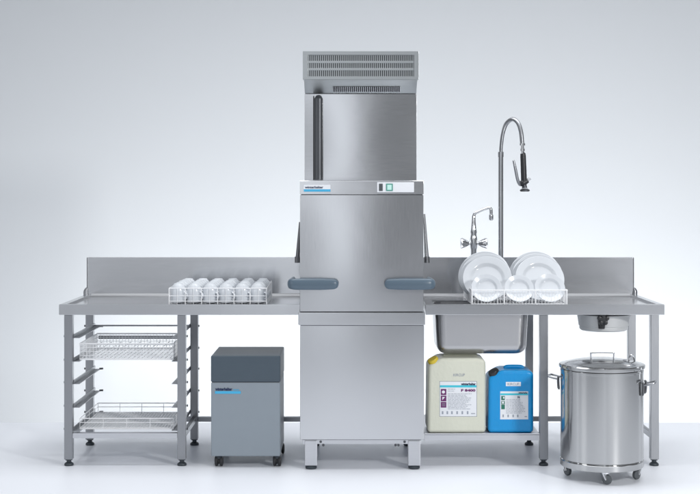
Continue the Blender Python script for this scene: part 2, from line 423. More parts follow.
# ------------------------------------------------------------------ tables
def foot(x, y, leg):
    B().lathe([(0, 0), (0.024, 0), (0.026, 0.004), (0.024, 0.012), (0.015, 0.018), (0.012, 0.022), (0.012, 0.027), (0.019, 0.029), (0.019, 0.0345), (0, 0.0345)], (x, y, 0), 20).build('foot', 'rubber', leg)
def leg(x, y, parent, ztop=0.8185):
    l = B().box(x-0.0225, x+0.0225, y-0.0225, y+0.0225, 0.035, ztop, bev=0.003).build('leg', 'steel_leg', parent)
    foot(x, y, l); return l
TZ, AZ = 0.876, 0.819
def table_top(x0, x1, parent, end, hole=None):
    """tray top with raised rims; end = -1 / +1 says which end has a rim; hole = (x0,x1,y0,y1)"""
    t = B()
    t.box(x0, x1, 0, 0.035, AZ, TZ, bev=0.003)                       # front apron
    rim = 0.035; a, b = x0, x1
    if end < 0:
        t.box(x0+0.0005, x0+rim, 0.0345, 0.748, AZ+0.0005, TZ-0.0005, bev=0.003); a = x0+rim-0.001
    else:
        t.box(x1-rim, x1-0.0005, 0.0345, 0.748, AZ+0.0005, TZ-0.0005, bev=0.003); b = x1-rim+0.001
    if end < 0: t.box(x1-0.012, x1-0.0007, 0.0345, 0.748, AZ+0.0007, TZ-0.0009, bev=0.001)
    else: t.box(x0+0.0007, x0+0.012, 0.0345, 0.748, AZ+0.0007, TZ-0.0009, bev=0.001)
    zb, zt = 0.856, 0.864
    if hole:
        hx0, hx1, hy0, hy1 = hole
        t.box(a, b, hy1, 0.66, zb, zt); t.box(a, b, 0.034, hy0, zb, zt)
        t.box(a, hx0, hy0-0.0005, hy1+0.0005, zb+0.0002, zt-0.0001); t.box(hx1, b, hy0-0.0005, hy1+0.0005, zb+0.0002, zt-0.0001)
    else: t.box(a, b, 0.034, 0.66, zb, zt)
    # coved rear
    t.box(a, b, 0.6602, 0.7185, zb+0.0001, zt-0.0002)
    o = t.build('tabletop', 'steel_h', parent)
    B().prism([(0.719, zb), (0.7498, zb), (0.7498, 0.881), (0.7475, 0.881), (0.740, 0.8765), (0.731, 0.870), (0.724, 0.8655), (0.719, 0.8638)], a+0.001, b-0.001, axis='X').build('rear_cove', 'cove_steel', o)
    return o
def backsplash(x0, x1, parent, end):
    zt = Z(257.4, 0.75)
    o = B().box(x0, x1, 0.7505, 0.785, 0.84, zt, bev=0.004).build('backsplash', 'steel_h', parent)
    xe = x0 if end < 0 else x1
    B().tube([(xe+end*0.006, 0.755, 0.862), (xe+end*0.008, 0.755, 0.893), (xe+end*0.001, 0.755, 0.912)], [0.017, 0.015, 0.008], 14, smooth=4).build('end_bracket', 'steel_leg', o)
    B().box(xe-0.003 if end < 0 else xe+0.0005, xe-0.0005 if end < 0 else xe+0.003, 0.748, 0.787, 0.89, zt-0.001).build('end_cap', 'steel_leg', o)

lt = thing('work_table', 'stainless steel table left of the dishwasher, carrying the cup rack and holding two wire baskets', 'work table', (-0.92, 0.37, 0), 'stainless side tables')
table_top(X(58.8), -0.269, lt, -1)
backsplash(X(87.3, 0.75), -0.272, lt, -1)
LX = (-1.525, -0.912); LYS = (0.03, 0.63)
for x in LX:
    for y in LYS: leg(x, y, lt)
    B().box(x-0.012, x+0.012, 0.0527, 0.6073, 0.139, 0.169, bev=0.002).build('stretcher', 'steel_leg', lt)
B().box(LX[0]+0.0227, LX[1]-0.0227, 0.012, 0.048, 0.150, 0.178, bev=0.002).build('front_rail', 'satin_light', lt)
B().box(LX[0]+0.0227, LX[1]-0.0227, 0.615, 0.645, 0.138, 0.168, bev=0.002).build('rear_rail', 'steel_leg', lt)
B().box(LX[1]+0.0227, MX0-0.001, 0.615, 0.645, 0.138, 0.166, bev=0.002).build('rear_rail', 'steel_leg', lt)
for zr in (0.690, 0.562, 0.440, 0.312, 0.186):
    for s, x in ((1, LX[0]+0.0225), (-1, LX[1]-0.0225)):
        r_ = B()
        a, b_ = sorted((x+s*0.001, x+s*0.034))
        r_.box(a, b_, 0.035, 0.66, zr, zr+0.003)
        a, b_ = sorted((x+s*0.0005, x+s*0.0035))
        r_.box(a, b_, 0.035, 0.66, zr+0.0032, zr+0.022)
        ro = r_.build('shelf_rail', 'steel_leg', lt)
        for yy in (0.045, 0.615):
            B().lathe([(0, 0), (0.006, 0), (0.006, 0.006), (0, 0.006)], (x-s*0.047, yy, zr+0.01), 10, rot=Matrix.Rotation(R(-90*s), 3, 'Y')).build('bolt', 'dark_steel', ro)
        B().tube([(x+s*0.028, 0.655, zr+0.004), (x+s*0.050, 0.655, zr+0.005)], 0.0055, 8).build('end_stop', 'dark_steel', ro)

rt = thing('sink_table', 'stainless steel table right of the dishwasher with sink bowl, low shelf and black knob chute', 'work table', (1.05, 0.37, 0), 'stainless side tables')
SKX0, SKX1, SKY0, SKY1 = 0.468, 0.975, 0.055, 0.42
table_top(0.409, X(664.6), rt, 1, (SKX0, SKX1, SKY0, SKY1))
backsplash(0.412, X(633.6, 0.75), rt, 1)
RXS = (1.05, 1.65)
for x in RXS:
    for y in LYS: leg(x, y, rt)
B().box(RXS[1]-0.012, RXS[1]+0.012, 0.0527, 0.6073, 0.139, 0.169, bev=0.002).build('stretcher', 'steel_leg', rt)
B().box(RXS[0]+0.0227, RXS[1]-0.0227, 0.615, 0.645, 0.140, 0.168, bev=0.002).build('rear_rail', 'steel_leg', rt)
sh = B().box(0.402, RXS[0]-0.0235, 0.006, 0.64, 0.171, 0.177, bev=0.001, seg=1)
sh.box(0.402, RXS[0]-0.0235, 0.004, 0.012, 0.140, 0.1705, bev=0.002)
sh.box(0.402, RXS[0]-0.0235, 0.63, 0.642, 0.140, 0.1705, bev=0.002)
sh.build('lower_shelf', 'satin_light', rt)
# sink bowl: rounded tub, open above
def tub(x0, x1, y0, y1, z0, z1, r, t=0.0, seg=8):
    rings = []
    def ring(inset, z, rc):
        pts = []
        for cx, cy, a0 in ((x1-inset-rc, y1-inset-rc, 0), (x0+inset+rc, y1-inset-rc, 90), (x0+inset+rc, y0+inset+rc, 180), (x1-inset-rc, y0+inset+rc, 270)):
            for k in range(seg+1):
                a = R(a0+90*k/seg); pts.append((cx+rc*math.cos(a), cy+rc*math.sin(a), z))
        return pts
    prof = [(0.0, z1)] + [(0.010*(1-k), z0+r+(z1-z0-r)*k) for k in (0.66, 0.33, 0)]
    prof += [(0.010+r*(1-math.cos(R(a))), z0+r-r*math.sin(R(a))) for a in (15, 30, 45, 60, 75, 90)]
    for ins, z in prof: rings.append(ring(ins+t, z+t*0.5, max(0.06-ins*0.5, 0.02)))
    return rings
bm_ = B()
rg = tub(SKX0-0.003, SKX1+0.003, SKY0-0.003, SKY1+0.003, Z(355, 0.05), 0.8555, 0.05)
ri = tub(SKX0-0.003, SKX1+0.003, SKY0-0.003, SKY1+0.003, Z(355, 0.05)+0.003, 0.8555, 0.05, t=0.003)
for rr_, flip in ((rg, False), (ri, True)):
    t = bmesh.new(); vs = [[t.verts.new(p) for p in r] for r in rr_]
    for a, b_ in zip(vs, vs[1:]):
        n = len(a)
        for k in range(n): t.faces.new((a[k], a[(k+1) % n], b_[(k+1) % n], b_[k]))
    t.faces.new(vs[-1]); bm_._merge(t)
bmesh.ops.recalc_face_normals(bm_.bm, faces=bm_.bm.faces[:])
sk = bm_.build('sink_bowl', 'steel_sink', rt, smooth=50)
xd = X(471.5, 0.2)
B().tube([(xd, 0.22, Z(355, 0.05)-0.001), (xd, 0.22, Z(355, 0.05)-0.018)], 0.012, 12).build('drain', 'dark_steel', sk)
# scrap chute under the table
cx, cy = X(603.5, 0.2), 0.20
ch = B().lathe([(0, 0.716), (0.09, 0.716), (0.122, 0.718), (0.130, 0.723), (0.133, 0.731), (0.133, 0.742), (0.1365, 0.745), (0.147, 0.8155), (0, 0.8155)], (cx, cy, 0), 56).build('scrap_chute', 'chute_steel', rt)
B().lathe([(0.149, 0.807), (0.150, 0.8155), (0.146, 0.8155), (0.146, 0.807), (0.149, 0.807)], (cx, cy, 0), 56).build('seal_ring', 'void', ch)
kx = X(603, 0.03); kz = Z(319.5, 0.03)
kn = B().lathe([(0, 0), (0.026, 0), (0.026, 0.014), (0.019, 0.022), (0, 0.024)], (kx, 0.036, kz), 20, rot=Matrix.Rotation(R(90), 3, 'X'))
for k in range(5):
    a = R(90+72*k)
    kn.lathe([(0, 0), (0.012, 0), (0.013, 0.012), (0.010, 0.022), (0, 0.025)], (kx+0.0215*math.cos(a), 0.034, kz+0.0215*math.sin(a)), 14, rot=Matrix.Rotation(R(90), 3, 'X'))
kn.tube([(kx-0.003, 0.050, kz), (kx-0.004, 0.052, kz-0.052)], [0.023, 0.017], 14)
kn.tube([(kx, 0.03, kz), (kx, 0.075, kz)], 0.012, 12)
kn.build('star_knob', 'black', ch)

# ------------------------------------------------------------------ taps
tp = thing('mixer_tap', 'short chrome two-handle mixer tap with swan spout behind the plates', 'tap', (X(473.7, 0.67), 0.67, 0.874))
Y = 0.67
tx = X(473.7, Y)
def P(px, py, Y_=0.67): return (X(px, Y_), Y_, Z(py, Y_))
B().lathe([(0, 0.874), (0.032, 0.874), (0.032, 0.882), (0.022, 0.888), (0.020, 0.96), (0.017, Z(250, Y)), (0.021, Z(247, Y)), (0.023, Z(240, Y)), (0.019, Z(236.5, Y)), (0.0165, Z(234, Y)), (0.020, Z(232, Y)), (0.016, Z(229, Y)), (0.0125, Z(222, Y)), (0.0105, Z(216.5, Y)), (0.007, Z(214.8, Y)), (0, Z(214.8, Y))], (tx, Y, 0), 28).build('tap_body', 'chrome', tp)
sp = B().tube([P(473.9, 218), P(474.6, 213.8), P(479, 211.5), P(485, 209), P(489.0, 207.9), P(490.9, 209.5), P(491.2, 214)], [0.010, 0.0095, 0.009, 0.009, 0.009, 0.010, 0.010], 14, smooth=6).build('spout', 'chrome', tp)
B().lathe([(0, 0), (0.010, 0), (0.0135, 0.006), (0.0135, 0.03), (0.010, 0.036), (0, 0.036)], P(491.2, 220.3), 18).build('aerator', 'chrome', sp)
for s, pa, pb in ((-1, 468.5, 460.3), (1, 479, 487.5)):
    pc = P(473.7, 243.5)
    a = V(P(pa, 243.5)); b_ = V(P(pb, 243.3))
    h = B().tube([pc, a], [0.011, 0.009], 12)
    h.tube([a-V((s*0.004, 0, 0)), a.lerp(b_, 0.35), a.lerp(b_, 0.75), b_-V((s*0.004, 0, 0)), b_], [0.011, 0.023, 0.031, 0.030, 0.022], 10, smooth=3)
    h.build('tap_handle', 'chrome', tp)

sy = 0.67
spr = thing('spray_tap', 'tall chrome pre-rinse pole with hooked hose and black trigger spray', 'spray tap', (X(500.8, sy), sy, 0.874))
B().tube([P(500.8, 297), P(500.8, 153)], 0.0150, 18).lathe([(0, 0.868), (0.034, 0.868), (0.034, 0.877), (0.022, 0.884), (0.020, 0.90), (0, 0.90)], (X(500.8, sy), sy, 0), 24).lathe([(0, 0), (0.0175, 0), (0.0175, 0.03), (0, 0.03)], P(500.8, 157), 18).build('pole', 'chrome', spr)
B().tube([P(500.9, 154), P(501.3, 145), P(503.0, 133), P(506.5, 123.5), P(512.6, 119.2, 0.64), P(518, 123, 0.61), P(521, 132, 0.59), P(522.3, 144, 0.58)], [0.0105, 0.0105, 0.011, 0.0125, 0.0125, 0.0125, 0.0125, 0.0125], 16, smooth=8).build('hose', 'steel_leg', spr)
def Q(px, py, dy=0.0): return (X(px, 0.58), 0.58+dy, Z(py, 0.58))
B().lathe([(0, 0), (0.0165, 0), (0.0165, 0.012), (0, 0.012)], Q(522.4, 145.5), 18).tube([Q(522.4, 145), Q(522.8, 155)], 0.009, 14).lathe([(0, 0), (0.013, 0), (0.013, 0.014), (0, 0.014)], Q(522.6, 151), 18).build('swivel', 'chrome', spr)
gp = B().tube([Q(522.8, 153.5), Q(523.1, 156), Q(524.0, 181), Q(524.2, 185)], [0.013, 0.0165, 0.0175, 0.014], 18, smooth=3)
gp.tube([Q(520, 184), Q(523, 183), Q(528, 180.5)], [0.014, 0.020, 0.013], 14, smooth=4)
gp.build('grip', 'black', spr)
B().tube([Q(512.9, 160.5, -0.03), Q(514.6, 168, -0.03), Q(517, 179, -0.02), Q(519.5, 184, -0.005), Q(522, 184.5)], [0.005, 0.0065, 0.007, 0.008, 0.008], 10, smooth=5, flat=1.3).build('trigger_lever', 'steel_leg', spr)
B().tube([Q(524.2, 184), Q(524.6, 188)], [0.012, 0.016], 16).lathe([(0, 0), (0.024, 0), (0.029, 0.005), (0.029, 0.010), (0.016, 0.018), (0, 0.019)], Q(524.8, 191.6), 24).build('spray_head', 'dark_steel', spr)
B().tube([Q(526, 181), Q(530.5, 178.3)], [0.008, 0.009], 12).build('valve_nut', 'chrome', spr)

# ------------------------------------------------------------------ wire baskets
def wire_basket(root, x0, x1, y0, y1, z0, z1, pitch=0.025, levels=(), rim=0.004, wr=0.0016, floorpitch=None, fr=None, rimmat='wire'):
    rb = B()
    def loop(z, r, ins=0.0):
        rb.tube([(x0+ins, y0+ins, z), (x1-ins, y0+ins, z), (x1-ins, y1-ins, z), (x0+ins, y1-ins, z)], r, 8, closed=True)
    loop(z1, rim); loop(z0+0.003, rim*0.8)
    rb.build('rim', rimmat, root)
    wb = B()
    for z in levels:
        wb.tube([(x0, y0, z), (x1, y0, z), (x1, y1, z), (x0, y1, z)], wr*1.2, 6, closed=True)
    nx = round((x1-x0)/pitch); ny = round((y1-y0)/pitch)
    for k in range(nx+1):
        x = x0+(x1-x0)*k/nx
        for y in (y0, y1): wb.tube([(x, y, z0), (x, y, z1)], wr, 5)
    for k in range(1, ny):
        y = y0+(y1-y0)*k/ny
        for x in (x0, x1): wb.tube([(x, y, z0), (x, y, z1)], wr, 5)
    wb.build('side_wires', 'wire', root)
    fb = B(); fp = floorpitch or pitch
    for k in range(round((x1-x0)/fp)+1):
        x = x0+(x1-x0)*k/round((x1-x0)/fp); fb.tube([(x, y0, z0+0.001), (x, y1, z0+0.001)], fr or wr*1.15, 5)
    for k in range(round((y1-y0)/(fp*1.7))+1):
        y = y0+(y1-y0)*k/round((y1-y0)/(fp*1.7)); fb.tube([(x0, y, z0-0.002), (x1, y, z0-0.002)], wr*1.15, 5)
    fb.build('floor_wires', 'wire', root)

wx0, wx1 = -1.472, -0.962
b1 = thing('wire_basket', 'deep white wire basket hanging on the upper rails of the left table', 'wire basket', (-1.217, 0.33, 0.567), 'white wire baskets under the left table')
wire_basket(b1, wx0, wx1, 0.06, 0.58, 0.571, 0.658, pitch=0.0182, levels=(0.593, 0.615, 0.637), rim=0.0040, wr=0.0014, floorpitch=0.026)
B().box(wx0+0.004, wx1-0.004, 0.586, 0.590, 0.626, 0.646, bev=0.001, seg=1).build('back_bar', 'steel_leg', b1)
for k in range(9):      # zig-zag dividers inside
    x = wx0+0.03+0.055*k
    q = B().tube([(x-0.012, 0.12, 0.576), (x+0.012, 0.12, 0.618), (x+0.012, 0.50, 0.618), (x-0.012, 0.50, 0.576)], 0.0019, 6)
    q.build('divider', 'wire', b1)
B().tube([(LX[0]+0.023, 0.632, 0.700), (LX[1]-0.023, 0.632, 0.700)], 0.0045, 8).build('stop_rod', 'steel_leg', lt)
b2 = thing('wire_basket', 'shallow white wire basket on the lowest rails of the left table, near the floor', 'wire basket', (-1.217, 0.33, 0.189), 'white wire baskets under the left table')
wire_basket(b2, wx0, wx1, 0.06, 0.60, 0.194, 0.250, pitch=0.128, levels=(0.228,), rim=0.0028, wr=0.0016, floorpitch=0.017, fr=0.0020)
B().box(wx0+0.004, wx1-0.004, 0.066, 0.594, 0.1915, 0.1935).build('tray_floor', 'wire', b2)

# ------------------------------------------------------------------ cup rack and cups
TS = 0.864      # tray surface
RX0, RX1, RY0, RY1 = -0.984, -0.455, 0.045, 0.565
cr = thing('cup_rack', 'white wire rack full of upturned cups on the left table', 'dish rack', ((RX0+RX1)/2, 0.3, TS))
cw = B(); rimz = Z(288.3, RY0)
for z in (rimz, TS+0.055, TS+0.026, TS+0.008):
    cw.tube([(RX0, RY0, z), (RX1, RY0, z), (RX1, RY1, z), (RX0, RY1, z)], 0.0024 if z == rimz else 0.0018, 7, closed=True)
for k in range(13):
    x = RX0+(RX1-RX0)*k/12; y = RY0+(RY1-RY0)*k/12
    for yy in (RY0, RY1): cw.tube([(x, yy, TS+0.001), (x, yy, rimz)], 0.0026 if k % 2 == 0 else 0.0015, 7)
    if 0 < k < 12:
        for xx in (RX0, RX1): cw.tube([(xx, y, TS+0.001), (xx, y, rimz+0.012*(k/12))], 0.0024, 7)
cw.build('wire_frame', 'wire', cr)
cw = B()
for k in range(20):
    x = RX0+(RX1-RX0)*(k+0.5)/20; cw.tube([(x, RY0, TS+0.010), (x, RY1, TS+0.010)], 0.0018, 6)
for k in range(8):
    y = RY0+(RY1-RY0)*(k+0.5)/8; cw.tube([(RX0, y, TS+0.006), (RX1, y, TS+0.006)], 0.0018, 6)
cw.build('base_grid', 'wire', cr)

ords = ('first', 'second', 'third', 'fourth', 'fifth', 'sixth')
rows = ('front row', 'second row', 'third row', 'fourth row', 'fifth row', 'rear row')
def make_cup():
    root = thing('cup', 'x', 'cup', (0, 0, 0), 'upturned cups in the rack')
    # upside down: mouth at z=0, foot ring on top
    B().lathe([(0.0405, 0.0), (0.042, 0.001), (0.0415, 0.018), (0.0410, 0.050), (0.0400, 0.066), (0.0370, 0.080), (0.0315, 0.091), (0.0245, 0.0975), (0.0235, 0.1015), (0.0215, 0.1025), (0.0200, 0.0990), (0, 0.098)], (0, 0, 0), 30).build('cup_body', 'china', root, smooth=50)
    B().tube([(0.038, 0, 0.018), (0.050, 0, 0.020), (0.056, 0, 0.034), (0.052, 0, 0.048), (0.036, 0, 0.056)], 0.0042, 10, smooth=5, flat=1.4).build('cup_handle', 'china', root)
    return root
proto = make_cup()
first = True
for r in range(6):
    for c in range(6):
        x = RX0+0.0475+c*0.087; y = RY0+0.046+r*0.0855
        if first: o = proto; first = False
        else:
            o = proto.copy(); COL.objects.link(o)
            for chd in proto.children:
                d = chd.copy(); COL.objects.link(d); d.parent = o
        o.location = (x+random.uniform(-.002, .002), y+random.uniform(-.002, .002), TS+0.018)
        o.rotation_euler = (R(random.uniform(-2, 2)), R(random.uniform(-2, 2)), R(-28+random.uniform(-12, 12)))
        side = ('leftmost', 'second from left', 'third from left', 'third from right', 'second from right', 'rightmost')[c]
        o['label'] = f'white upturned cup, {side} in the {rows[r]} of the cup rack'

# ------------------------------------------------------------------ plate rack and plates
PX_0, PX_1, PY_0, PY_1 = X(471.8, 0.05), X(567.4, 0.05), 0.05, 0.56
pr = thing('plate_rack', 'white wire rack holding upright plates beside the sink on the right table', 'dish rack', ((PX_0+PX_1)/2, 0.3, TS))
zr = Z(290.2, PY_0)
cw = B()
for z, r in ((zr, 0.0032), (TS+0.010, 0.0022)):
    cw.tube([(PX_0, PY_0, z), (PX_1, PY_0, z), (PX_1, PY_1, z), (PX_0, PY_1, z)], r, 8, closed=True)
for px in (472, 504.2, 535.5, 566.8):
    x = X(px, PY_0); cw.tube([(x, PY_0, TS+0.001), (x, PY_0, zr)], 0.0042, 8).tube([(x, PY_1, TS+0.001), (x, PY_1, zr)], 0.0042, 8)
for k in range(1, 30):
    x = PX_0+(PX_1-PX_0)*k/30
    cw.tube([(x, PY_0, TS+0.008), (x, PY_0, zr)], 0.0013, 5)
for k in range(1, 16):
    y = PY_0+(PY_1-PY_0)*k/16
    for xx in (PX_0, PX_1): cw.tube([(xx, y, TS+0.008), (xx, y, zr)], 0.0015, 5)
cw.build('wire_frame', 'wire', pr)
cw = B()
for k in range(12):
    x = PX_0+(PX_1-PX_0)*(k+0.5)/12; cw.tube([(x, PY_0, TS+0.009), (x, PY_1, TS+0.009)], 0.0018, 6)
for y in (0.12, 0.2, 0.28, 0.36, 0.44, 0.52):
    cw.tube([(PX_0, y, TS+0.006), (PX_1, y, TS+0.006)], 0.002, 6)
    for px in (466.5, 492, 509, 526, 550, 572):
        xx = X(px+6, y)
        cw.tube([(min(max(xx, PX_0), PX_1), y, TS+0.008), (min(max(xx, PX_0), PX_1), y+0.012, TS+0.055)], 0.002, 6)
cw.build('base_grid', 'wire', pr)

def make_plate(name, rad, label):
    root = thing(name, label, 'plate', (0, 0, 0), None)
    k = rad
    # upright disc, axis along -Y (the eating face towards the viewer)
    prof = [(0, 0.000), (0.56*k, 0.000), (0.62*k, 0.004), (0.68*k, 0.011), (0.74*k, 0.0135), (0.97*k, 0.020), (k, 0.022), (k, 0.025), (0.97*k, 0.0245), (0.74*k, 0.0175), (0.66*k, 0.015), (0.60*k, 0.007), (0.56*k, 0.0045), (0, 0.0045)]
    return root, prof
def plate(name, label, px, top_py, rad, Yb, lean, yaw, group, zb=TS+0.011):
    """bottom edge stands at depth Yb; leans back by lean degrees"""
    root = thing(name, label, 'plate', (X(px, Yb), Yb, zb), group)
    k = rad
    prof = [(0, 0.000), (0.54*k, 0.000), (0.56*k, -0.003), (0.585*k, -0.003), (0.60*k, 0.001), (0.68*k, 0.009), (0.74*k, 0.012), (0.97*k, 0.019), (k, 0.0205), (k*1.003, 0.0225), (0.985*k, 0.0240), (0.74*k, 0.0170), (0.70*k, 0.0150), (0.62*k, 0.0065), (0.57*k, 0.0045), (0, 0.0045)]
    rot = Matrix.Rotation(R(yaw), 3, 'Z') @ Matrix.Rotation(R(90-lean), 3, 'X')
    up = Matrix.Rotation(R(yaw), 3, 'Z') @ Matrix.Rotation(R(-lean), 3, 'X') @ V((0, 0, 1))
    c = V((X(px, Yb), Yb, zb)) + up*k
    B().lathe(prof, c, 72, rot=rot).build('dish', 'china', root, smooth=28)
    # a thin raised band round the rim
    return root
LGR = 'large dinner plates upright in the plate rack'
SGR = 'small plates along the front of the plate rack'
plate('dinner_plate', 'large white plate, front one of the left trio behind the small plates', 487.6, 256, 0.1360, 0.175, 30, -4, LGR)
plate('dinner_plate', 'large white plate in the middle of the left trio, its rim between two others', 485.4, 256, 0.1415, 0.218, 27.5, -8, LGR)
plate('dinner_plate', 'large white plate in the middle of the right trio, its rim between two others', 538.0, 256, 0.1415, 0.218, 27.5, -4, LGR)
plate('dinner_plate', 'large white plate, rear one of the left trio with more rim showing at left', 483.2, 256, 0.1455, 0.262, 26, -12, LGR)
plate('dinner_plate', 'large white plate, front one of the right trio behind the small plates', 541.5, 256, 0.1360, 0.175, 30, 2, LGR)
plate('dinner_plate', 'large white plate, rear one of the right trio with its rim showing upper left', 534.6, 256, 0.1455, 0.262, 26, -10, LGR)
plate('side_plate', 'small white plate standing at the left end of the plate rack front', 486.6, 278, 0.083, 0.075, 27, -3, SGR)
plate('side_plate', 'small white plate standing in the middle of the plate rack front', 519.6, 278, 0.081, 0.075, 29, 0, SGR)
plate('side_plate', 'small white plate standing at the right end of the plate rack front', 550.6, 278, 0.0835, 0.075, 27, 3, SGR)

# ------------------------------------------------------------------ wheeled grey cabinet
CY0, CY1 = -0.03, 0.405
cx0, cx1 = X(210.8, CY0), X(280.3, CY0)
cz1, czm, cz0 = Z(355.8, CY0), Z(382.3, CY0), Z(456.5, CY0)
cb = thing('rolling_cabinet', 'blue-grey box on castors with a dark slate lid, beside the dishwasher', 'cabinet', ((cx0+cx1)/2, 0.19, 0))
B().box(cx0+0.001, cx1-0.001, CY0+0.001, CY1, cz0, czm-0.001, bev=0.006, seg=3).build('cabinet_body', 'cab', cb)
B().box(cx0, cx1, CY0, CY1+0.003, czm+0.001, cz1, bev=0.007, seg=3).build('lid', 'lid_grey', cb)
B().box(cx0+0.006, cx1-0.006, CY0+0.006, CY1-0.006, czm-0.003, czm+0.003).build('joint', 'void', cb)
print_text('winterhalter', X(215.2, CY0), CY0-0.0008, Z(389.2, CY0), 0.017, 'navy_print', cb, width=0.092, bold=0.055, align='LEFT')
B().box(X(215, CY0), X(240.8, CY0), CY0-0.0012, CY0+0.002, Z(393.8, CY0), Z(391.2, CY0)).build('stripe', 'blue_print', cb)
print_text('water', X(232.8, CY0), CY0-0.0008, Z(389.8, CY0), 0.008, 'blue_print', cb, width=0.036, bold=0.02, align='LEFT')
for x in (X(218.3, CY0), X(276.8, CY0)):
    for y in (0.012, 0.36):
        cs = B().lathe([(0, -0.023), (0.020, -0.023), (0.028, -0.020), (0.030, -0.014), (0.028, -0.007), (0.018, -0.004), (0.018, 0.004), (0.028, 0.007), (0.030, 0.014), (0.028, 0.020), (0.020, 0.023), (0, 0.023)], (x, y, 0.030), 28, rot=Matrix.Rotation(R(90), 3, 'Y'))
        co = cs.build('castor', 'black', cb)
        B().box(x-0.021, x+0.021, y-0.020, y+0.018, 0.040, cz0-0.0005, bev=0.006).build('fork', 'rubber', co)

# ------------------------------------------------------------------ canisters
def canister(name, label, mat, capmat, px0, px1, py0, py1, Yf, depth, capl):
    x0, x1, z1 = X(px0, Yf), X(px1, Yf), Z(py0, Yf); z0 = 0.1775
    root = thing(name, label, 'canister', ((x0+x1)/2, Yf+depth/2, z0), 'chemical canisters on the low shelf')
    c = 0.038
    b_ = B(); t = bmesh.new()
    # chamfered corner for the cap
    pts = [(x0, z0), (x1, z0), (x1, z1-0.012), (x1-0.03, z1), (x0+c+0.03, z1), (x0+0.004, z1-c)]
    b_.prism(pts, Yf, Yf+depth, bev=0.020, seg=5)
    body = b_.build('canister_body', mat, root, smooth=60)
    # moulded ridge round the middle front and carrying handle on top
    hb = B().tube([(x0+0.10, Yf+depth*.5, z1-0.004), (x0+0.115, Yf+depth*.5, z1+0.005), (x1-0.06, Yf+depth*.5, z1+0.005), (x1-0.045, Yf+depth*.5, z1-0.004)], 0.012, 12, smooth=4)
    hb.build('grip', mat, root)
    a = V((x0+0.040, Yf+0.035, z1-0.030)); d = V((-0.45, -0.25, 0.85)).normalized()
    rot = d.to_track_quat('Z', 'Y').to_matrix()
    B().lathe([(0, 0), (0.029, 0), (0.030, 0.004), (0.030, 0.024), (0.027, 0.029), (0, 0.030)], a, 26, rot=rot).build('cap', capmat, root)
    return root, body, x0, x1, z0, z1
Yc = 0.018
r1, bo1, x0, x1, z0, z1 = canister('canister', 'larger cream-white canister with yellow cap and purple label, on the low shelf', 'can_white', 'yellow', 427.6, 486, 358.4, 434, Yc, 0.25, 1)
def label_sheet(root, px0, px1, py0, py1, Y, edge=None):
    if edge:
        B().box(X(px0, Y)-0.0015, X(px1, Y)+0.0015, Y-0.0006, Y+0.001, Z(py1, Y)-0.0015, Z(py0, Y)+0.0015).build('label_border', edge, root)
    return B().box(X(px0, Y), X(px1, Y), Y-0.0012, Y+0.001, Z(py1, Y), Z(py0, Y)).build('paper_label', 'white', root)
lb = label_sheet(r1, 439.8, 476.6, 381.6, 416.4, Yc, 'navy_print')
yl = Yc-0.0020
def patch(px0, px1, py0, py1, mat, par, name, off=0.0):
    return B().box(X(px0, Yc), X(px1, Yc), yl-0.0004-off, yl+0.0004-off, Z(py1, Yc), Z(py0, Yc)).build(name, mat, par)
patch(440, 476.4, 385.3, 387.4, 'cyan_print', lb, 'stripe')
print_text('winterhalter', X(475.8, Yc), yl-0.001, Z(384.0, Yc), 0.0135, 'navy_print', lb, width=0.080, bold=0.04, align='RIGHT')
print_text('F 8400', X(475.4, Yc), yl-0.001, Z(390.4, Yc), 0.0140, 'purple', lb, width=0.078, bold=0.05, align='RIGHT')
for k, (a, b_) in enumerate(((389.0, 395.0), (395.7, 401.3), (402.0, 407.6))):
    pt = patch(440.8, 446.3, a, b_, 'purple', lb, 'pictogram')
    m_ = (a+b_)/2
    if k == 0: B().lathe([(0, 0), (0.0085, 0), (0.0085, 0.0006), (0, 0.0006)], (X(443.4, Yc), yl-0.0006, Z(m_, Yc)), 18, rot=Matrix.Rotation(R(90), 3, 'X')).build('mark', 'white', pt)
    elif k == 1: B().prism([(X(442.3, Yc), Z(m_+1.6, Yc)), (X(442.3, Yc), Z(m_-1.6, Yc)), (X(445, Yc), Z(m_-1.4, Yc))], yl-0.0012, yl-0.0006).build('mark', 'white', pt)
    else:
        q = B()
        for i in range(3): q.box(X(442, Yc), X(445.2, Yc), yl-0.0012, yl-0.0006, Z(m_-1.3+i*1.2, Yc)-0.001, Z(m_-1.3+i*1.2, Yc)+0.001)
        q.build('mark', 'grey_print', pt)
def text_lines(lb, px0, px1, py0, py1, n, rnd):
    q = B()
    for i in range(n):
        z = Z(py0+(py1-py0)*i/(n-1), Yc); a = X(px0, Yc); e = X(px1-rnd.random()*(px1-px0)*0.3, Yc)
        while a < e:
            w_ = rnd.uniform(0.006, 0.022); q.box(a, min(a+w_, e), yl-0.0004, yl+0.0003, z-0.0011, z+0.0011); a += w_+0.003
    q.build('small_print', 'grey_print', lb)
rnd = random.Random(3)
text_lines(lb, 447.8, 473.5, 393.8, 409.0, 12, rnd)
text_lines(lb, 447.8, 456, 389.2, 391.0, 2, rnd)
q = B()
for px in (442.5, 447.2, 451.8, 457, 462.2, 467.5): B().box(X(px-0.7, Yc), X(px+0.9, Yc), yl-0.0004, yl+0.0003, Z(414.2, Yc), Z(411.2, Yc)).build('footer_mark', 'grey_print', lb)
B().box(X(471, Yc), X(475, Yc), yl-0.0004, yl+0.0003, Z(414, Yc), Z(413.2, Yc)).build('footer_mark', 'grey_print', lb)
print_text('KIRCUP', X(459.1, Yc), Yc-0.0015, Z(375.0, Yc), 0.015, 'grey_print', r1, width=0.062, bold=0.01)

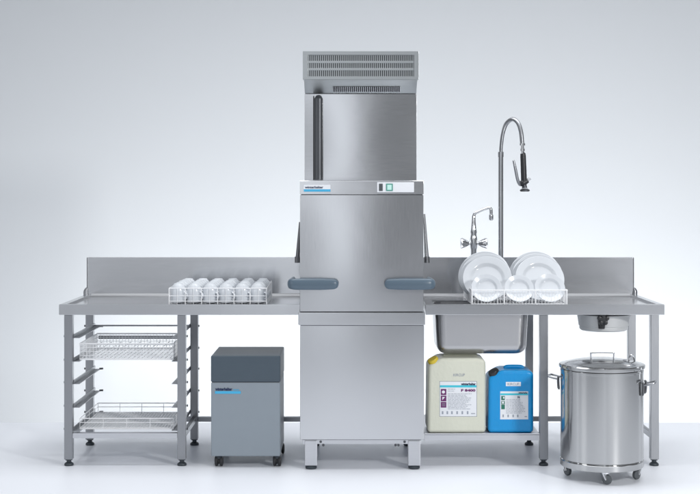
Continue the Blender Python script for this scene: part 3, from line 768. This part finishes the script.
r2, bo2, x0, x1, z0, z1 = canister('canister', 'smaller bright blue canister with black cap and white label, on the low shelf', 'can_blue', 'black', 488.4, 533.8, 370.4, 434, Yc, 0.22, 1)
lb = label_sheet(r2, 500.2, 528.2, 391.4, 419.4, Yc)
patch(500.4, 528, 393.4, 395.2, 'cyan_print', lb, 'stripe')
print_text('winterhalter', X(527.6, Yc), yl-0.001, Z(392.8, Yc), 0.009, 'navy_print', lb, width=0.050, bold=0.04, align='RIGHT')
print_text('N', X(518.6, Yc), yl-0.001, Z(397.2, Yc), 0.012, 'navy_print', lb, bold=0.05)
for a, b_ in ((396.0, 400.2), (401.2, 404.2), (404.6, 409.2)): patch(501.2, 504.8, a, b_, 'green_print', lb, 'pictogram')
patch(502, 503.8, 401.6, 403.6, 'white', lb, 'mark', 0.0006)
patch(503, 504.3, 396.8, 398.6, 'white', lb, 'mark', 0.0006)
text_lines(lb, 506, 526.5, 399.6, 413.0, 10, rnd)
q = B()
for px in (503, 508, 513, 517.6): B().box(X(px-0.6, Yc), X(px+0.8, Yc), yl-0.0004, yl+0.0003, Z(417.2, Yc), Z(414.6, Yc)).build('footer_mark', 'grey_print', lb)
B().box(X(524.5, Yc), X(527, Yc), yl-0.0004, yl+0.0003, Z(417, Yc), Z(416.2, Yc)).build('footer_mark', 'grey_print', lb)
st = B().box(X(505.8, Yc), X(520.9, Yc), Yc-0.0012, Yc+0.001, Z(386.2, Yc), Z(382.0, Yc), bev=0.0008, seg=1).build('sticker', 'white', r2)
print_text('KIRCUP', X(513.3, Yc), yl-0.001, Z(384.1, Yc), 0.013, 'grey_print', st, width=0.062, bold=0.01)

# ------------------------------------------------------------------ waste bin
BY = -0.28; BXc = X(601.8, BY); BR = 0.2145
bn = thing('waste_bin', 'round stainless steel lidded bin on small castors in front of the right table', 'bin', (BXc, BY, 0))
zb0 = 0.066; zb1 = 0.583
B().lathe([(0, zb0), (BR-0.002, zb0), (BR, zb0+0.003), (BR, zb0+0.030), (BR-0.004, zb0+0.033), (BR-0.005, zb0+0.036), (BR-0.002, zb0+0.040), (BR-0.002, zb1-0.03), (BR-0.0005, zb1-0.028), (BR-0.0005, zb1-0.018), (BR-0.003, zb1-0.014), (BR-0.003, zb1), (0, zb1)], (BXc, BY, 0), 128).build('drum', 'steel_bin', bn, smooth=30)
zl = zb1+0.0005
ld = B().lathe([(BR+0.004, zl-0.010), (BR+0.007, zl-0.006), (BR+0.007, zl+0.004), (BR+0.003, zl+0.009), (BR-0.010, zl+0.011), (BR-0.022, zl+0.012), (BR-0.034, zl+0.017), (BR-0.060, zl+0.024), (0.11, zl+0.031), (0, zl+0.034)], (BXc, BY, 0), 128).build('bin_lid', 'steel_bin', bn, smooth=25)
yh = BY-0.03
B().tube([(X(591.2, yh), yh, zl+0.026), (X(591.0, yh), yh, zl+0.062), (X(593.0, yh), yh, zl+0.069), (X(611.8, yh), yh, zl+0.069), (X(613.8, yh), yh, zl+0.062), (X(613.6, yh), yh, zl+0.026)], 0.0048, 10, smooth=3).build('lid_handle', 'chrome', ld)
# clip on the lid
xq, yq = BXc+0.155, BY-0.0
B().tube([(xq-0.016, yq, zl+0.018), (xq-0.010, yq, zl+0.045), (xq, yq-0.005, zl+0.052), (xq+0.010, yq, zl+0.042), (xq+0.018, yq, zl+0.014)], 0.004, 8, smooth=4).build('lid_clip', 'chrome', ld)
# side handles, on an axis turned a little towards the viewer
for ang in (-20, 160):
    a = R(ang); n_ = V((math.cos(a), math.sin(a), 0)); t_ = V((-n_.y, n_.x, 0)); c = V((BXc, BY, 0))
    zh = 0.500 if ang < 0 else 0.512
    rt_ = n_.to_track_quat('Z', 'Y').to_matrix()
    for s_ in (-1, 1):
        p0 = c+n_*(BR-0.003)+t_*(s_*0.045)
        B().tube([p0+V((0, 0, zh-0.055)), p0+n_*0.006+V((0, 0, zh-0.05)), p0+n_*0.008+V((0, 0, zh+0.0)), p0+V((0, 0, zh+0.008))], [0.005, 0.007, 0.007, 0.005], 10, smooth=3).build('handle_bracket', 'arm_steel', bn)
    p = [c+n_*(BR+0.004)-t_*0.045, c+n_*(BR+0.030)-t_*0.047, c+n_*(BR+0.054)-t_*0.040, c+n_*(BR+0.060)-t_*0.028, c+n_*(BR+0.060)+t_*0.028, c+n_*(BR+0.054)+t_*0.040, c+n_*(BR+0.030)+t_*0.047, c+n_*(BR+0.004)+t_*0.045]
    dz = [0.0, 0.004, 0.010, 0.012, 0.012, 0.010, 0.004, 0.0]
    B().tube([q_+V((0, 0, zh-0.005+d_)) for q_, d_ in zip(p, dz)], 0.0056, 12, smooth=5).build('carry_handle', 'steel_leg', bn)
for dx, dy, rz in ((-0.170, 0.050, 30), (0.170, -0.050, -50), (-0.006, -0.178, 60), (0.040, 0.170, 10)):
    x, y = BXc+dx, BY+dy; rot = Matrix.Rotation(R(rz), 3, 'Z') @ Matrix.Rotation(R(90), 3, 'Y')
    wh = B().lathe([(0, -0.009), (0.017, -0.009), (0.0235, -0.008), (0.025, -0.004), (0.025, 0.004), (0.0235, 0.008), (0.017, 0.009), (0, 0.009)], (x, y, 0.025), 30, rot=rot).build('castor', 'grey_wheel', bn)
    ax = Matrix.Rotation(R(rz), 3, 'Z')
    for s in (-1, 1):
        o_ = ax @ V((s*0.0125, 0, 0)); bk = ax @ V((s*0.0125, 0.022, 0))
        B().tube([V((x, y, 0.025))+o_, V((x, y, 0.056))+bk*0.6+o_*0.4], [0.0065, 0.010], 10).build('fork_arm', 'chrome', wh)
    B().lathe([(0, 0.052), (0.018, 0.052), (0.021, 0.056), (0.021, 0.0655), (0, 0.0655)], tuple(V((x, y, 0))+ax @ V((0, 0.008, 0))), 20).build('swivel_plate', 'chrome', wh)
